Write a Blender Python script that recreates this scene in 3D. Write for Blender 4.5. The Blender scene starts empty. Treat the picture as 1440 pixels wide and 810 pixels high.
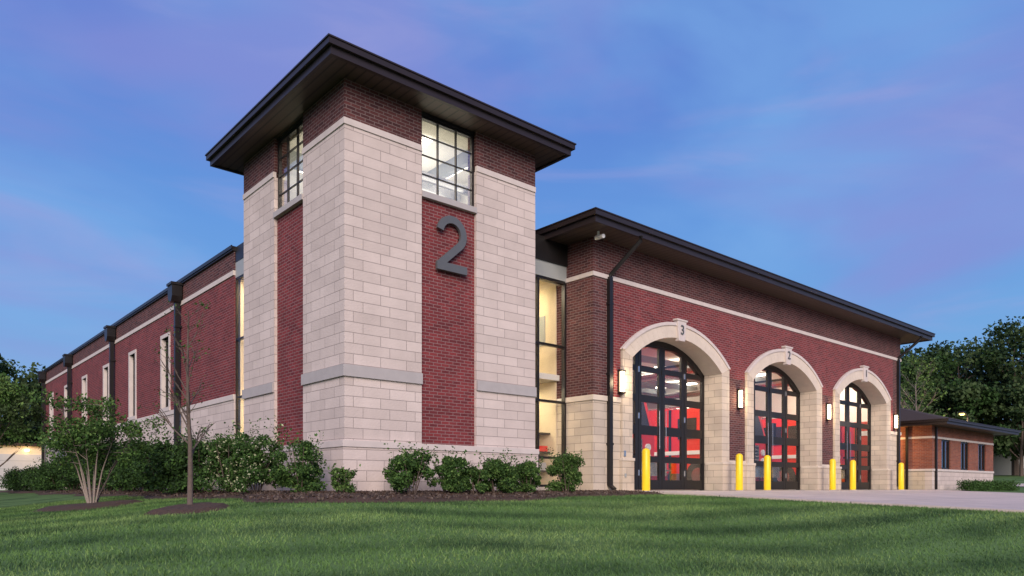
import bpy, math, random
import numpy as np
from mathutils import Vector
random.seed(7); rng=np.random.default_rng(11)
scene=bpy.context.scene
scene.view_settings.view_transform='Standard'
scene.view_settings.look='None'
scene.view_settings.exposure=0
col=scene.collection

# ---------------------------------------------------------------- materials
def newmat(name):
    m=bpy.data.materials.new(name); m.use_nodes=True
    nt=m.node_tree; b=nt.nodes['Principled BSDF']
    return m,nt,b
def N(nt,t,**kw):
    n=nt.nodes.new(t)
    for k,v in kw.items(): setattr(n,k,v)
    return n
def plain(name,c,rough=0.6,metal=0.0,var=0.15,scale=6.0,bump=0.0,spec=0.5):
    m,nt,b=newmat(name)
    g=N(nt,'ShaderNodeNewGeometry'); no=N(nt,'ShaderNodeTexNoise'); no.inputs['Scale'].default_value=scale; no.inputs['Detail'].default_value=6
    nt.links.new(g.outputs['Position'],no.inputs['Vector'])
    mx=N(nt,'ShaderNodeMix',data_type='RGBA')
    mx.inputs[6].default_value=(c[0]*(1-var),c[1]*(1-var),c[2]*(1-var),1)
    mx.inputs[7].default_value=(min(1,c[0]*(1+var)),min(1,c[1]*(1+var)),min(1,c[2]*(1+var)),1)
    nt.links.new(no.outputs['Fac'],mx.inputs[0]); nt.links.new(mx.outputs[2],b.inputs['Base Color'])
    b.inputs['Roughness'].default_value=rough; b.inputs['Metallic'].default_value=metal
    b.inputs['Specular IOR Level'].default_value=spec
    if bump>0:
        bp=N(nt,'ShaderNodeBump'); bp.inputs['Strength'].default_value=bump; bp.inputs['Distance'].default_value=0.02
        nt.links.new(no.outputs['Fac'],bp.inputs['Height']); nt.links.new(bp.outputs['Normal'],b.inputs['Normal'])
    return m
def masonry(name,c1,c2,cm,w,h,mortar,rough=0.85,bump=0.5,off=0.5,bias=0.0,zoff=0.0,stain=0.25):
    m,nt,b=newmat(name)
    g=N(nt,'ShaderNodeNewGeometry'); s=N(nt,'ShaderNodeSeparateXYZ'); nt.links.new(g.outputs['Position'],s.inputs[0])
    a=N(nt,'ShaderNodeMath',operation='ADD'); nt.links.new(s.outputs[0],a.inputs[0]); nt.links.new(s.outputs[1],a.inputs[1])
    az=N(nt,'ShaderNodeMath',operation='ADD'); nt.links.new(s.outputs[2],az.inputs[0]); az.inputs[1].default_value=zoff
    a2=N(nt,'ShaderNodeMath',operation='ADD'); nt.links.new(a.outputs[0],a2.inputs[0]); a2.inputs[1].default_value=50.0
    c=N(nt,'ShaderNodeCombineXYZ'); nt.links.new(a2.outputs[0],c.inputs[0]); nt.links.new(az.outputs[0],c.inputs[1])
    br=N(nt,'ShaderNodeTexBrick'); nt.links.new(c.outputs[0],br.inputs['Vector'])
    br.offset=off
    br.inputs['Scale'].default_value=1; br.inputs['Brick Width'].default_value=w; br.inputs['Row Height'].default_value=h
    br.inputs['Mortar Size'].default_value=mortar; br.inputs['Mortar Smooth'].default_value=0.15; br.inputs['Bias'].default_value=bias
    br.inputs['Color1'].default_value=(*c1,1); br.inputs['Color2'].default_value=(*c2,1); br.inputs['Mortar'].default_value=(*cm,1)
    no=N(nt,'ShaderNodeTexNoise'); no.inputs['Scale'].default_value=1.3; no.inputs['Detail'].default_value=8; no.inputs['Roughness'].default_value=0.65
    nt.links.new(g.outputs['Position'],no.inputs['Vector'])
    mr=N(nt,'ShaderNodeMapRange'); mr.inputs[1].default_value=0.3; mr.inputs[2].default_value=0.7; mr.inputs[3].default_value=1-stain; mr.inputs[4].default_value=1+stain*0.5
    nt.links.new(no.outputs['Fac'],mr.inputs[0])
    vm=N(nt,'ShaderNodeVectorMath',operation='SCALE'); nt.links.new(br.outputs['Color'],vm.inputs[0]); nt.links.new(mr.outputs[0],vm.inputs['Scale'])
    nt.links.new(vm.outputs[0],b.inputs['Base Color'])
    b.inputs['Roughness'].default_value=rough; b.inputs['Specular IOR Level'].default_value=0.25
    n2=N(nt,'ShaderNodeTexNoise'); n2.inputs['Scale'].default_value=25; n2.inputs['Detail'].default_value=5
    nt.links.new(g.outputs['Position'],n2.inputs['Vector'])
    sub=N(nt,'ShaderNodeMath',operation='MULTIPLY_ADD'); nt.links.new(br.outputs['Fac'],sub.inputs[0]); sub.inputs[1].default_value=-1.0
    nt.links.new(n2.outputs['Fac'],sub.inputs[2])
    bp=N(nt,'ShaderNodeBump'); bp.inputs['Strength'].default_value=bump; bp.inputs['Distance'].default_value=0.012
    nt.links.new(sub.outputs[0],bp.inputs['Height']); nt.links.new(bp.outputs['Normal'],b.inputs['Normal'])
    return m
def emit(name,c,s):
    m,nt,b=newmat(name); b.inputs['Base Color'].default_value=(*c,1)
    b.inputs['Emission Color'].default_value=(*c,1); b.inputs['Emission Strength'].default_value=s
    return m
def glass(name,refl=0.12,tint=(1,1,1)):
    m=bpy.data.materials.new(name); m.use_nodes=True; nt=m.node_tree; nt.nodes.clear()
    o=N(nt,'ShaderNodeOutputMaterial'); t=N(nt,'ShaderNodeBsdfTransparent'); g=N(nt,'ShaderNodeBsdfGlossy'); mx=N(nt,'ShaderNodeMixShader')
    t.inputs[0].default_value=(*tint,1); g.inputs['Roughness'].default_value=0.03
    mx.inputs[0].default_value=refl
    nt.links.new(t.outputs[0],mx.inputs[1]); nt.links.new(g.outputs[0],mx.inputs[2]); nt.links.new(mx.outputs[0],o.inputs[0])
    return m

M={}
M['stone']=masonry('limestone_block',(.60,.515,.475),(.515,.44,.405),(.31,.26,.24),.60,.203,.0065,bump=.5,stain=.12,off=.35)
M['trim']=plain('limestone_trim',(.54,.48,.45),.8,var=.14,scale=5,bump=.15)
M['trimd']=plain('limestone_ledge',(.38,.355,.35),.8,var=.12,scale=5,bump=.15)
M['tan']=masonry('tan_limestone_block',(.57,.485,.385),(.47,.40,.325),(.27,.23,.19),.60,.203,.0065,bump=.5,stain=.14,off=.35)
M['tantrim']=plain('tan_limestone_trim',(.57,.495,.41),.8,var=.14,scale=5,bump=.15)
M['red']=masonry('red_brick',(.215,.037,.040),(.12,.024,.028),(.25,.14,.14),.203,.0675,.008,bump=.8,stain=.22)
M['brown']=masonry('dark_brown_brick',(.125,.042,.040),(.060,.022,.024),(.19,.135,.13),.203,.0675,.008,bump=.8,stain=.22)
M['black']=plain('dark_bronze_metal',(.018,.016,.016),.38,.3,var=.2,scale=3)
M['fascia']=plain('fascia_metal',(.028,.019,.017),.4,.2,var=.2,scale=2)
M['roof']=plain('roof_shingle',(.06,.045,.04),.95,var=.4,scale=15,bump=.4,spec=.15)
M['num']=plain('numeral_metal',(.11,.115,.12),.5,.2,var=.1)
M['glass']=glass('clear_glass',.07)
M['glassT']=glass('reflective_glass',.20)
M['dglass']=glass('tinted_glass',.35,(.6,.7,.75))
M['cream']=plain('cream_interior_wall',(.62,.52,.36),.8,var=.06)
M['white']=plain('white_interior',(.72,.70,.64),.8,var=.05)
M['grey']=plain('grey_panel',(.30,.32,.32),.5,var=.08)
M['floor']=plain('interior_concrete',(.25,.24,.22),.5,var=.15)
M['frame']=plain('light_window_frame',(.42,.42,.42),.6,var=.05)
M['lamp']=emit('ceiling_light',(1,.93,.80),7)
M['sconce']=emit('sconce_glow',(1,.80,.50),7)
M['yellow']=plain('yellow_paint',(.80,.56,.01),.4,var=.12,scale=9)
M['tred']=plain('truck_red_paint',(.66,.022,.016),.3,var=.12)
M['lred']=plain('red_lockers',(.50,.028,.02),.5,var=.15)
M['chrome']=plain('chrome',(.6,.6,.6),.25,.9,var=.05)
M['tyre']=plain('tyre',(.02,.02,.02),.8)
M['twhite']=plain('white_paint',(.75,.75,.75),.35,var=.03)
M['bark']=plain('bark',(.10,.075,.06),.9,var=.35,scale=30,bump=.6)
M['barkl']=plain('pale_bark',(.22,.18,.15),.9,var=.35,scale=30,bump=.6)
M['mulch']=plain('mulch',(.055,.032,.022),.95,var=.6,scale=28,bump=1.0)
M['asphalt']=plain('asphalt',(.05,.05,.052),.9,var=.2,scale=20,bump=.3)
M['kerb']=plain('kerb_concrete',(.35,.33,.31),.85,var=.12,scale=8)
def leafmat(name,c,stripe=False):
    m,nt,b=newmat(name)
    g=N(nt,'ShaderNodeNewGeometry'); no=N(nt,'ShaderNodeTexNoise'); no.inputs['Scale'].default_value=1.7 if not stripe else .8; no.inputs['Detail'].default_value=3
    nt.links.new(g.outputs['Position'],no.inputs['Vector'])
    fac=no.outputs['Fac']
    if stripe:
        fac=stripes(nt,g,no.outputs['Fac'])
    mx=N(nt,'ShaderNodeMix',data_type='RGBA'); mx.inputs[6].default_value=(c[0]*.5,c[1]*.55,c[2]*.6,1); mx.inputs[7].default_value=(c[0]*1.5,c[1]*1.4,c[2]*1.2,1)
    nt.links.new(fac,mx.inputs[0]); nt.links.new(mx.outputs[2],b.inputs['Base Color'])
    b.inputs['Roughness'].default_value=.7; b.inputs['Specular IOR Level'].default_value=.12
    return m
def stripes(nt,g,noise):
    mp=N(nt,'ShaderNodeMapping'); mp.inputs['Rotation'].default_value=(0,0,math.radians(-66))
    w=N(nt,'ShaderNodeTexWave'); w.inputs['Scale'].default_value=.21; w.inputs['Distortion'].default_value=1.0; w.inputs['Detail'].default_value=2; w.inputs['Detail Scale'].default_value=.6
    nt.links.new(g.outputs['Position'],mp.inputs[0]); nt.links.new(mp.outputs[0],w.inputs['Vector'])
    a=N(nt,'ShaderNodeMath',operation='MULTIPLY_ADD'); nt.links.new(w.outputs['Fac'],a.inputs[0]); a.inputs[1].default_value=.5
    s=N(nt,'ShaderNodeMath',operation='MULTIPLY_ADD'); nt.links.new(noise,s.inputs[0]); s.inputs[1].default_value=1.5; s.inputs[2].default_value=-.5
    nt.links.new(s.outputs[0],a.inputs[2]); a.use_clamp=True
    return a.outputs[0]
M['leafA']=leafmat('leaf_dark',(.027,.062,.018)); M['leafB']=leafmat('leaf_mid',(.05,.11,.028)); M['leafC']=leafmat('leaf_light',(.10,.175,.05))
M['leafD']=leafmat('leaf_deep_green',(.022,.045,.02)); M['leafE']=leafmat('leaf_olive',(.045,.075,.03))  # leafD is the darkest of the leaf greens
M['blossom']=leafmat('pale_blossom',(.38,.42,.28))
M['blade']=leafmat('grass_blade',(.075,.15,.048),True); M['blade2']=leafmat('grass_blade_light',(.13,.21,.075),True)

def grassmat():
    m,nt,b=newmat('lawn_grass')
    g=N(nt,'ShaderNodeNewGeometry')
    n1=N(nt,'ShaderNodeTexNoise'); n1.inputs['Scale'].default_value=.8; n1.inputs['Detail'].default_value=6
    n2=N(nt,'ShaderNodeTexNoise'); n2.inputs['Scale'].default_value=22; n2.inputs['Detail'].default_value=6; n2.inputs['Roughness'].default_value=.7
    nt.links.new(g.outputs['Position'],n1.inputs['Vector']); nt.links.new(g.outputs['Position'],n2.inputs['Vector'])
    st=stripes(nt,g,n1.outputs['Fac'])
    a2=N(nt,'ShaderNodeMath',operation='MULTIPLY_ADD'); nt.links.new(n2.outputs['Fac'],a2.inputs[0]); a2.inputs[1].default_value=.7; nt.links.new(st,a2.inputs[2])
    r=N(nt,'ShaderNodeValToRGB'); nt.links.new(a2.outputs[0],r.inputs[0])
    r.color_ramp.elements[0].position=.3; r.color_ramp.elements[0].color=(.030,.064,.020,1)
    r.color_ramp.elements[1].position=1.0; r.color_ramp.elements[1].color=(.11,.19,.065,1)
    nt.links.new(r.outputs[0],b.inputs['Base Color']); b.inputs['Roughness'].default_value=.9; b.inputs['Specular IOR Level'].default_value=.1
    bp=N(nt,'ShaderNodeBump'); bp.inputs['Strength'].default_value=.8; bp.inputs['Distance'].default_value=.03
    nt.links.new(n2.outputs['Fac'],bp.inputs['Height']); nt.links.new(bp.outputs[0],b.inputs['Normal'])
    return m
M['grass']=grassmat()
def concmat():
    m,nt,b=newmat('apron_concrete')
    g=N(nt,'ShaderNodeNewGeometry')
    br=N(nt,'ShaderNodeTexBrick'); br.offset=0; br.inputs['Scale'].default_value=1; br.inputs['Brick Width'].default_value=3; br.inputs['Row Height'].default_value=3; br.inputs['Mortar Size'].default_value=.015
    br.inputs['Color1'].default_value=(.58,.49,.43,1); br.inputs['Color2'].default_value=(.52,.44,.39,1); br.inputs['Mortar'].default_value=(.14,.12,.11,1)
    nt.links.new(g.outputs['Position'],br.inputs['Vector'])
    n=N(nt,'ShaderNodeTexNoise'); n.inputs['Scale'].default_value=1.5; n.inputs['Detail'].default_value=8; nt.links.new(g.outputs['Position'],n.inputs['Vector'])
    mr=N(nt,'ShaderNodeMapRange'); mr.inputs[3].default_value=.75; mr.inputs[4].default_value=1.2; nt.links.new(n.outputs['Fac'],mr.inputs[0])
    v=N(nt,'ShaderNodeVectorMath',operation='SCALE'); nt.links.new(br.outputs['Color'],v.inputs[0]); nt.links.new(mr.outputs[0],v.inputs['Scale'])
    nt.links.new(v.outputs[0],b.inputs['Base Color']); b.inputs['Roughness'].default_value=.75
    return m
M['conc']=concmat()
def soffitmat():
    m,nt,b=newmat('soffit_boards')
    g=N(nt,'ShaderNodeNewGeometry')
    w=N(nt,'ShaderNodeTexWave'); w.inputs['Scale'].default_value=1.6; w.inputs['Distortion'].default_value=0
    nt.links.new(g.outputs['Position'],w.inputs['Vector'])
    r=N(nt,'ShaderNodeValToRGB'); nt.links.new(w.outputs['Fac'],r.inputs[0])
    r.color_ramp.elements[0].position=.0; r.color_ramp.elements[0].color=(.012,.009,.008,1); r.color_ramp.elements[1].position=.15; r.color_ramp.elements[1].color=(.065,.044,.034,1)
    nt.links.new(r.outputs[0],b.inputs['Base Color']); b.inputs['Roughness'].default_value=.5
    return m
M['soffit']=soffitmat()

# ---------------------------------------------------------------- mesh helpers
class MB:
    def __init__(s): s.v=[]; s.f=[]; s.m=[]; s.mats=[]
    def mi(s,k):
        if k not in s.mats: s.mats.append(k)
        return s.mats.index(k)
    def poly(s,pts,k,faces):
        b=len(s.v); s.v+= [tuple(p) for p in pts]; i=s.mi(k)
        for f in faces: s.f.append([b+j for j in f]); s.m.append(i)
    def box(s,x0,x1,y0,y1,z0,z1,k):
        s.poly([(x0,y0,z0),(x1,y0,z0),(x1,y1,z0),(x0,y1,z0),(x0,y0,z1),(x1,y0,z1),(x1,y1,z1),(x0,y1,z1)],k,
          [(0,3,2,1),(4,5,6,7),(0,1,5,4),(1,2,6,5),(2,3,7,6),(3,0,4,7)])
    def fbox(s,face,t0,t1,d0,d1,z0,z1,k):
        if face=='F': s.box(t0,t1,d0,d1,z0,z1,k)
        else: s.box(d0,d1,t0,t1,z0,z1,k)
    def prism(s,prof,y0,y1,k):
        n=len(prof); pts=[(x,y0,z) for x,z in prof]+[(x,y1,z) for x,z in prof]
        f=[tuple(range(n)),tuple(range(2*n-1,n-1,-1))]+[(i,i+n,(i+1)%n+n,(i+1)%n) for i in range(n)]
        s.poly(pts,k,f)
    def prismx(s,prof,x0,x1,k):
        n=len(prof); pts=[(x0,y,z) for y,z in prof]+[(x1,y,z) for y,z in prof]
        f=[tuple(range(n-1,-1,-1)),tuple(range(n,2*n))]+[((i+1)%n,(i+1)%n+n,i+n,i) for i in range(n)]
        s.poly(pts,k,f)
    def tube(s,path,rad,k,n=8):
        path=[Vector(p) for p in path]; b=len(s.v); i=s.mi(k); L=len(path)
        for j,p in enumerate(path):
            d=(path[min(j+1,L-1)]-path[max(j-1,0)]).normalized()
            a=Vector((0,0,1)) if abs(d.z)<.9 else Vector((1,0,0))
            u=d.cross(a).normalized(); w=d.cross(u).normalized()
            r=rad[j] if hasattr(rad,'__len__') else rad
            for q in range(n):
                t=2*math.pi*q/n; s.v.append(tuple(p+u*(r*math.cos(t))+w*(r*math.sin(t))))
        for j in range(L-1):
            for q in range(n):
                s.f.append([b+j*n+q,b+j*n+(q+1)%n,b+(j+1)*n+(q+1)%n,b+(j+1)*n+q]); s.m.append(i)
        s.f.append([b+q for q in range(n)]); s.m.append(i)
        s.f.append([b+(L-1)*n+q for q in range(n-1,-1,-1)]); s.m.append(i)
    def build(s,name,parent=None,smooth=False,bevel=0):
        me=bpy.data.meshes.new(name); me.from_pydata(s.v,[],s.f)
        for k in s.mats: me.materials.append(M[k])
        me.polygons.foreach_set('material_index',s.m)
        if smooth: me.polygons.foreach_set('use_smooth',[True]*len(s.f))
        me.update()
        o=bpy.data.objects.new(name,me); col.objects.link(o)
        if parent: o.parent=parent
        if bevel>0:
            bm=o.modifiers.new('bevel','BEVEL'); bm.width=bevel; bm.segments=2; bm.limit_method='ANGLE'
        return o
def empty(name,loc=(0,0,0)):
    e=bpy.data.objects.new(name,None); e.location=loc; col.objects.link(e); return e
def npmesh(name,V,nper,mats,mi,parent=None):
    n=len(V)//nper; me=bpy.data.meshes.new(name)
    me.vertices.add(len(V)); me.vertices.foreach_set('co',V.astype(np.float32).ravel())
    me.loops.add(len(V)); me.loops.foreach_set('vertex_index',np.arange(len(V),dtype=np.int32))
    me.polygons.add(n); me.polygons.foreach_set('loop_start',np.arange(0,len(V),nper,dtype=np.int32))
    try: me.polygons.foreach_set('loop_total',np.full(n,nper,dtype=np.int32))
    except Exception: pass
    for k in mats: me.materials.append(M[k])
    me.polygons.foreach_set('material_index',mi.astype(np.int32)); me.update(calc_edges=True)
    o=bpy.data.objects.new(name,me); col.objects.link(o)
    if parent: o.parent=parent
    return o
def leaves(P,size,aspect=.6):
    n=len(P); a=rng.normal(size=(n,3)); a/=np.linalg.norm(a,axis=1)[:,None]
    b=rng.normal(size=(n,3)); b-= (b*a).sum(1)[:,None]*a; b/=np.linalg.norm(b,axis=1)[:,None]
    s=(size*rng.uniform(.6,1.3,n))[:,None]
    V=np.empty((n,4,3)); V[:,0]=P-a*s*.5; V[:,1]=P+b*s*.5*aspect; V[:,2]=P+a*s*.5; V[:,3]=P-b*s*.5*aspect
    return V.reshape(-1,3)
def clumpcloud(C,R,n):
    idx=rng.integers(0,len(C),n); d=rng.normal(size=(n,3)); d/=np.linalg.norm(d,axis=1)[:,None]
    r=rng.uniform(0,1,n)**.45
    return C[idx]+d*(R[idx]*r)[:,None]*np.array([1,1,.75]), idx

# ---------------------------------------------------------------- terrain
def sm(a,b,x): t=min(1,max(0,(x-a)/(b-a))); return t*t*(3-2*t)
def H(x,y):
    dist=math.hypot(max(-x,0),max(-y,0))
    s=.1+(.036-.1)*sm(2,7.8,x)
    d=max(0,dist-.8)
    z=-s*d
    if z<-1.2: z=-1.2-.5*(1-math.exp(-(-1.2-z)/.5))
    z-=.06
    if x>42: z+=min(3.0,.035*(x-42))
    if x<7 and dist>2.5: z+=.018*math.sin(x*1.7+y*.6)*math.sin(y*1.3-x*.4)
    return z
def axis(lo,hi,step,far):
    a=list(np.arange(lo,hi+1e-6,step)); s=step
    p=hi
    while p<far: s*=1.35; p+=s; a.append(p)
    s=step; p=lo; pre=[]
    while p>-far: s*=1.35; p-=s; pre.append(p)
    return pre[::-1]+a
xs=axis(-16,46,.5,1800); ys=axis(-22,36,.5,1800)
V=[(x,y,H(x,y)) for y in ys for x in xs]; nx=len(xs)
F=[(j*nx+i,j*nx+i+1,(j+1)*nx+i+1,(j+1)*nx+i) for j in range(len(ys)-1) for i in range(nx-1)]
me=bpy.data.meshes.new('ground'); me.from_pydata(V,[],F); me.materials.append(M['grass']); me.polygons.foreach_set('use_smooth',[True]*len(F))
ground=bpy.data.objects.new('ground',me); col.objects.link(ground)

mb=MB(); X0,X1=7.95,27.5
yy=[.0]+[-.8-1.0*i for i in range(32)]
pts=[];
for y in yy:
    z=H(9,y)+.05
    pts+=[(X0,y,z-.25),(X0,y,z),(X1,y,z),(X1,y,z-.25)]
fs=[]
for j in range(len(yy)-1):
    b=j*4
    for q in range(3): fs.append((b+q,b+q+1,b+q+5,b+q+4))
mb.poly(pts,'conc',fs); mb.build('concrete_driveway')
mb=MB()
for (a,b_,c,d) in [(-120,120,-41,-33)]:
    n=60
    for i in range(n):
        x0=a+(b_-a)*i/n; x1=a+(b_-a)*(i+1)/n
        P=[(x0,c,H(x0,c)+.03),(x1,c,H(x1,c)+.03),(x1,d,H(x1,d)+.03),(x0,d,H(x0,d)+.03)]
        mb.poly(P,'asphalt',[(0,1,2,3)])
mb.build('road')
mb=MB(); n=70
for i in range(n):
    y0=-33+i*1.5; y1=y0+1.5
    for (xa,xb,k,dz) in [(47,53,'conc',.04),(46.8,47,'kerb',.16),(53,53.2,'kerb',.16)]:
        P=[(xa,y0,H(xa,y0)+dz),(xb,y0,H(xb,y0)+dz),(xb,y1,H(xb,y1)+dz),(xa,y1,H(xa,y1)+dz)]
        mb.poly(P,k,[(0,1,2,3)])
mb.build('side_road')

def bw(s): return 1.85+.18*math.sin(s*.9)+.10*math.sin(s*2.3+1)
path=[]
for i in range(30): x=7.5-7.5*i/29; path.append(((x,-bw(x)),(x,1.0 if 4.9<x<6.95 else .05)))
for i in range(1,16):
    a=math.pi/2*i/16; w=bw(0); path.append(((-w*math.sin(a),-w*math.cos(a)),(.05,.05)))
for i in range(90): y=33*i/89; path.append(((-bw(-y),y),(.3,y)))
K=12; pts=[]; fs=[]
for (o,inn) in path:
    for q in range(K+1):
        t=q/K; x=o[0]*(1-t)+inn[0]*t; y=o[1]*(1-t)+inn[1]*t
        pts.append((x,y,H(x,y)+(.006 if q==0 else .05+rng.uniform(-.02,.025))))
for j in range(len(path)-1):
    for q in range(K): b=j*(K+1)+q; fs.append((b,b+1,b+K+2,b+K+1))
mb=MB(); mb.poly(pts,'mulch',fs)
mb.build('mulch_bed')
mb=MB()
rings=[(-2.96,-.47,.62),(-3.34,4.4,1.0)]
for (cx,cy,r) in rings:
    pts=[(cx,cy,H(cx,cy)+.09)]; fs=[]
    for a in range(28):
        t=2*math.pi*a/28
        for q,rr in enumerate((.5,.8,1.0)):
            rj=r*rr*(1+.08*math.sin(3*t)+rng.uniform(-.05,.05)); x=cx+rj*math.cos(t); y=cy+rj*math.sin(t)
            pts.append((x,y,H(x,y)+(.08,.06,.004)[q]+rng.uniform(-.01,.01)*(q<2)))
    for a in range(28):
        b=1+a*3; c=1+((a+1)%28)*3
        fs+=[(0,b,c),(b,b+1,c+1,c),(b+1,b+2,c+2,c+1)]
    mb.poly(pts,'mulch',fs)
mb.build('mulch_ring')
n=9000
px=[];
for i in range(n):
    if rng.uniform()<.45: x=rng.uniform(-1.8,7.4); y=-rng.uniform(0.02,1.0)*bw(x)
    else: y=rng.uniform(-1,20); x=-rng.uniform(.02,1.0)*bw(-y)
    if math.hypot(max(-x,0),max(-y,0))<1.9: px.append((x,y,H(x,y)+.065))
P=np.array(px); V4=leaves(P,np.full(len(P),.06)); npmesh('mulch_chips',V4,4,['mulch','bark'],rng.integers(0,2,len(P)))

n=440000
X=rng.uniform(-13,8.2,n); Y=rng.uniform(-11.5,9,n)
D=np.hypot(np.maximum(-X,0),np.maximum(-Y,0))
bwx=1.85+.18*np.sin(np.where(X>0,X,-Y)*.9)+.10*np.sin(np.where(X>0,X,-Y)*2.3+1)
ok=(D>bwx-.03)&~((X>7.93)&(Y<0))
ok&=~((X>7.5)&(Y>-1.))
for (cx,cy,r) in rings: ok&=np.hypot(X-cx,Y-cy)>r*.97
dep=(X+6.79)*.66+(Y+12.54)*.7513; ok&=dep>3.5
X=X[ok];Y=Y[ok]
Z=np.array([H(a,b) for a,b in zip(X,Y)])
n=len(X); h=rng.uniform(.02,.05,n)*(1+.5*(rng.uniform(size=n)>.97)); ang=rng.uniform(0,2*np.pi,n); w=rng.uniform(.004,.008,n)
Vb=np.empty((n,3,3)); Vb[:,0]=np.c_[X-w*np.cos(ang),Y-w*np.sin(ang),Z-.005]; Vb[:,1]=np.c_[X+w*np.cos(ang),Y+w*np.sin(ang),Z-.005]
Vb[:,2]=np.c_[X+rng.normal(0,.022,n),Y+rng.normal(0,.022,n),Z+h]
patch=(np.sin(X*1.1+Y*.7)+np.sin(Y*1.9-X*.8)+rng.normal(0,1.2,n))>0.7
npmesh('lawn_grass',Vb.reshape(-1,3),3,['blade','blade2'],patch.astype(int))

# ---------------------------------------------------------------- FIRE STATION
FS=empty('fire_station')
W=4.95; A,B=1.76,3.19; ZT=7.86
def tower_face(mb,face):
    zb=-.6
    s0=0 if face=='F' else .3
    for (t0,t1) in ((s0,A),(B,W)):
        mb.fbox(face,t0,t1,0,.3,.98,6.98,'stone')
        mb.fbox(face,t0,t1,0,.3,7.10,ZT,'brown')
        c0n=(t0+.002) if t0>0.31 else (-.025 if face=='F' else .05)
        mb.fbox(face,c0n,t1-.002,-.025,.05,6.98,7.10,'trim')
        c1=(t0+.002) if t0>.31 else (-.045 if face=='F' else .05)
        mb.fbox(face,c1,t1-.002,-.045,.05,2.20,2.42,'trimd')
    p0=-.05 if face=='F' else .3
    mb.fbox(face,p0,W+.05 if face=='F' else W,-.05,.3,zb,.86,'stone')
    p1=-.075 if face=='F' else .29
    mb.fbox(face,p1,W+.06 if face=='F' else W+.002,-.075,.29,.86,.98,'trim')
    mb.fbox(face,A-.01,B+.01,.07,.28,.981,6.06,'red')
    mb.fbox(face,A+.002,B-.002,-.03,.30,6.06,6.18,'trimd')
    mb.fbox(face,A,B,.3,.34,.2,6.05,'white')
mb=MB(); tower_face(mb,'F'); tower_face(mb,'L')
mb.box(W-.3,W,.3,W,-.6,6.98,'stone'); mb.box(W-.3,W,.3,W,7.1,ZT,'brown'); mb.box(W-.3,W+.025,.3,W,6.98,7.1,'trim')
mb.box(.3,W-.3,W-.3,W,-.6,6.98,'stone'); mb.box(.3,W-.3,W-.3,W,7.1,ZT,'brown'); mb.box(.3,W-.3,W-.3,W+.02,6.98,7.1,'trim')
mb.box(W,W+.045,.0,.95,2.20,2.42,'trimd')
mb.build('tower_walls',FS)
mb=MB(); mb.box(.3,W-.3,.3,W-.3,5.6,5.7,'white'); mb.box(.3,W-.3,.3,W-.3,7.80,7.85,'white')
mb.box(W-.34,W-.3,.3,W-.3,5.7,7.8,'white'); mb.box(.3,W-.34,W-.34,W-.3,5.7,7.8,'white')
for x in (1.1,2.5,3.9): mb.box(x-.08,x+.08,.8,4.2,7.72,7.78,'lamp')
mb.box(.5,4.5,2.3,2.5,7.35,7.6,'frame'); mb.box(.34,4.6,3.4,3.55,7.45,7.8,'grey'); mb.box(3.5,3.65,.4,4.6,7.5,7.8,'grey')
mb.tube([(.4,1.6,7.3),(4.6,1.6,7.3)],.11,'frame',12)
mb.build('tower_interior',FS)
def twin(mb,face):
    z0,z1=6.18,7.78
    for t in (A+.03,B-.03): mb.fbox(face,t-.03,t+.03,.08,.16,z0,z1,'black')
    for i in (1,2): t=A+(B-A)*i/3; mb.fbox(face,t-.014,t+.014,.09,.14,z0,z1,'black')
    for z in (z0+.025,z1-.02): mb.fbox(face,A,B,.085,.155,z-.03,z+.03,'black')
    for i in (1,2,3): z=z0+(z1-z0)*i/4; mb.fbox(face,A,B,.095,.135,z-.010,z+.010,'black')
    mb.fbox(face,A,B,.06,.2,z1+.01,ZT,'black')
    mb.fbox(face,A,B,.112,.116,z0,z1,'glassT')
mb=MB(); twin(mb,'F'); twin(mb,'L'); mb.build('tower_windows',FS)

def hiproof(name,x0,x1,y0,y1,ex0,ex1,ey0,ey1,zs,th,rise,soff='soffit'):
    a,b,c,d=x0-ex0,x1+ex1,y0-ey0,y1+ey1
    mb=MB()
    mb.box(a+.10,b-.10,c+.10,d-.10,zs,zs+.04,soff)
    def ring(o,z0,z1,t):
        mb.box(a-o,b+o,c-o,c-o+t,z0,z1,'fascia'); mb.box(a-o,b+o,d+o-t,d+o,z0,z1,'fascia')
        mb.box(a-o,a-o+t,c-o+t,d+o-t,z0,z1,'fascia'); mb.box(b+o-t,b+o,c-o+t,d+o-t,z0,z1,'fascia')
    ring(-.07,zs-.03,zs+th*.55,.08)
    ring(0,zs+th*.45,zs+th-.03,.16)
    ring(.02,zs+th-.028,zs+th,.20)
    w=min(b-a,d-c)/2-.15; aa,bb,cc,dd=a+.15,b-.15,c+.15,d-.15; zt=zs+th-.02
    if (bb-aa)>=(dd-cc): r0=(aa+w,(cc+dd)/2,zt+rise); r1=(bb-w+.001,(cc+dd)/2,zt+rise)
    else: r0=((aa+bb)/2,cc+w,zt+rise); r1=((aa+bb)/2,dd-w+.001,zt+rise)
    P=[(aa,cc,zt),(bb,cc,zt),(bb,dd,zt),(aa,dd,zt),r0,r1]
    if (bb-aa)>=(dd-cc): fs=[(0,1,5,4),(1,2,5),(2,3,4,5),(3,0,4)]
    else: fs=[(0,1,4),(1,2,5,4),(2,3,5),(3,0,4,5)]
    mb.poly(P,'roof',fs)
    return mb.build(name,FS)
hiproof('tower_roof',0,W,0,W,.66,.66,.66,.66,ZT-.01,.25,.9)

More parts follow.
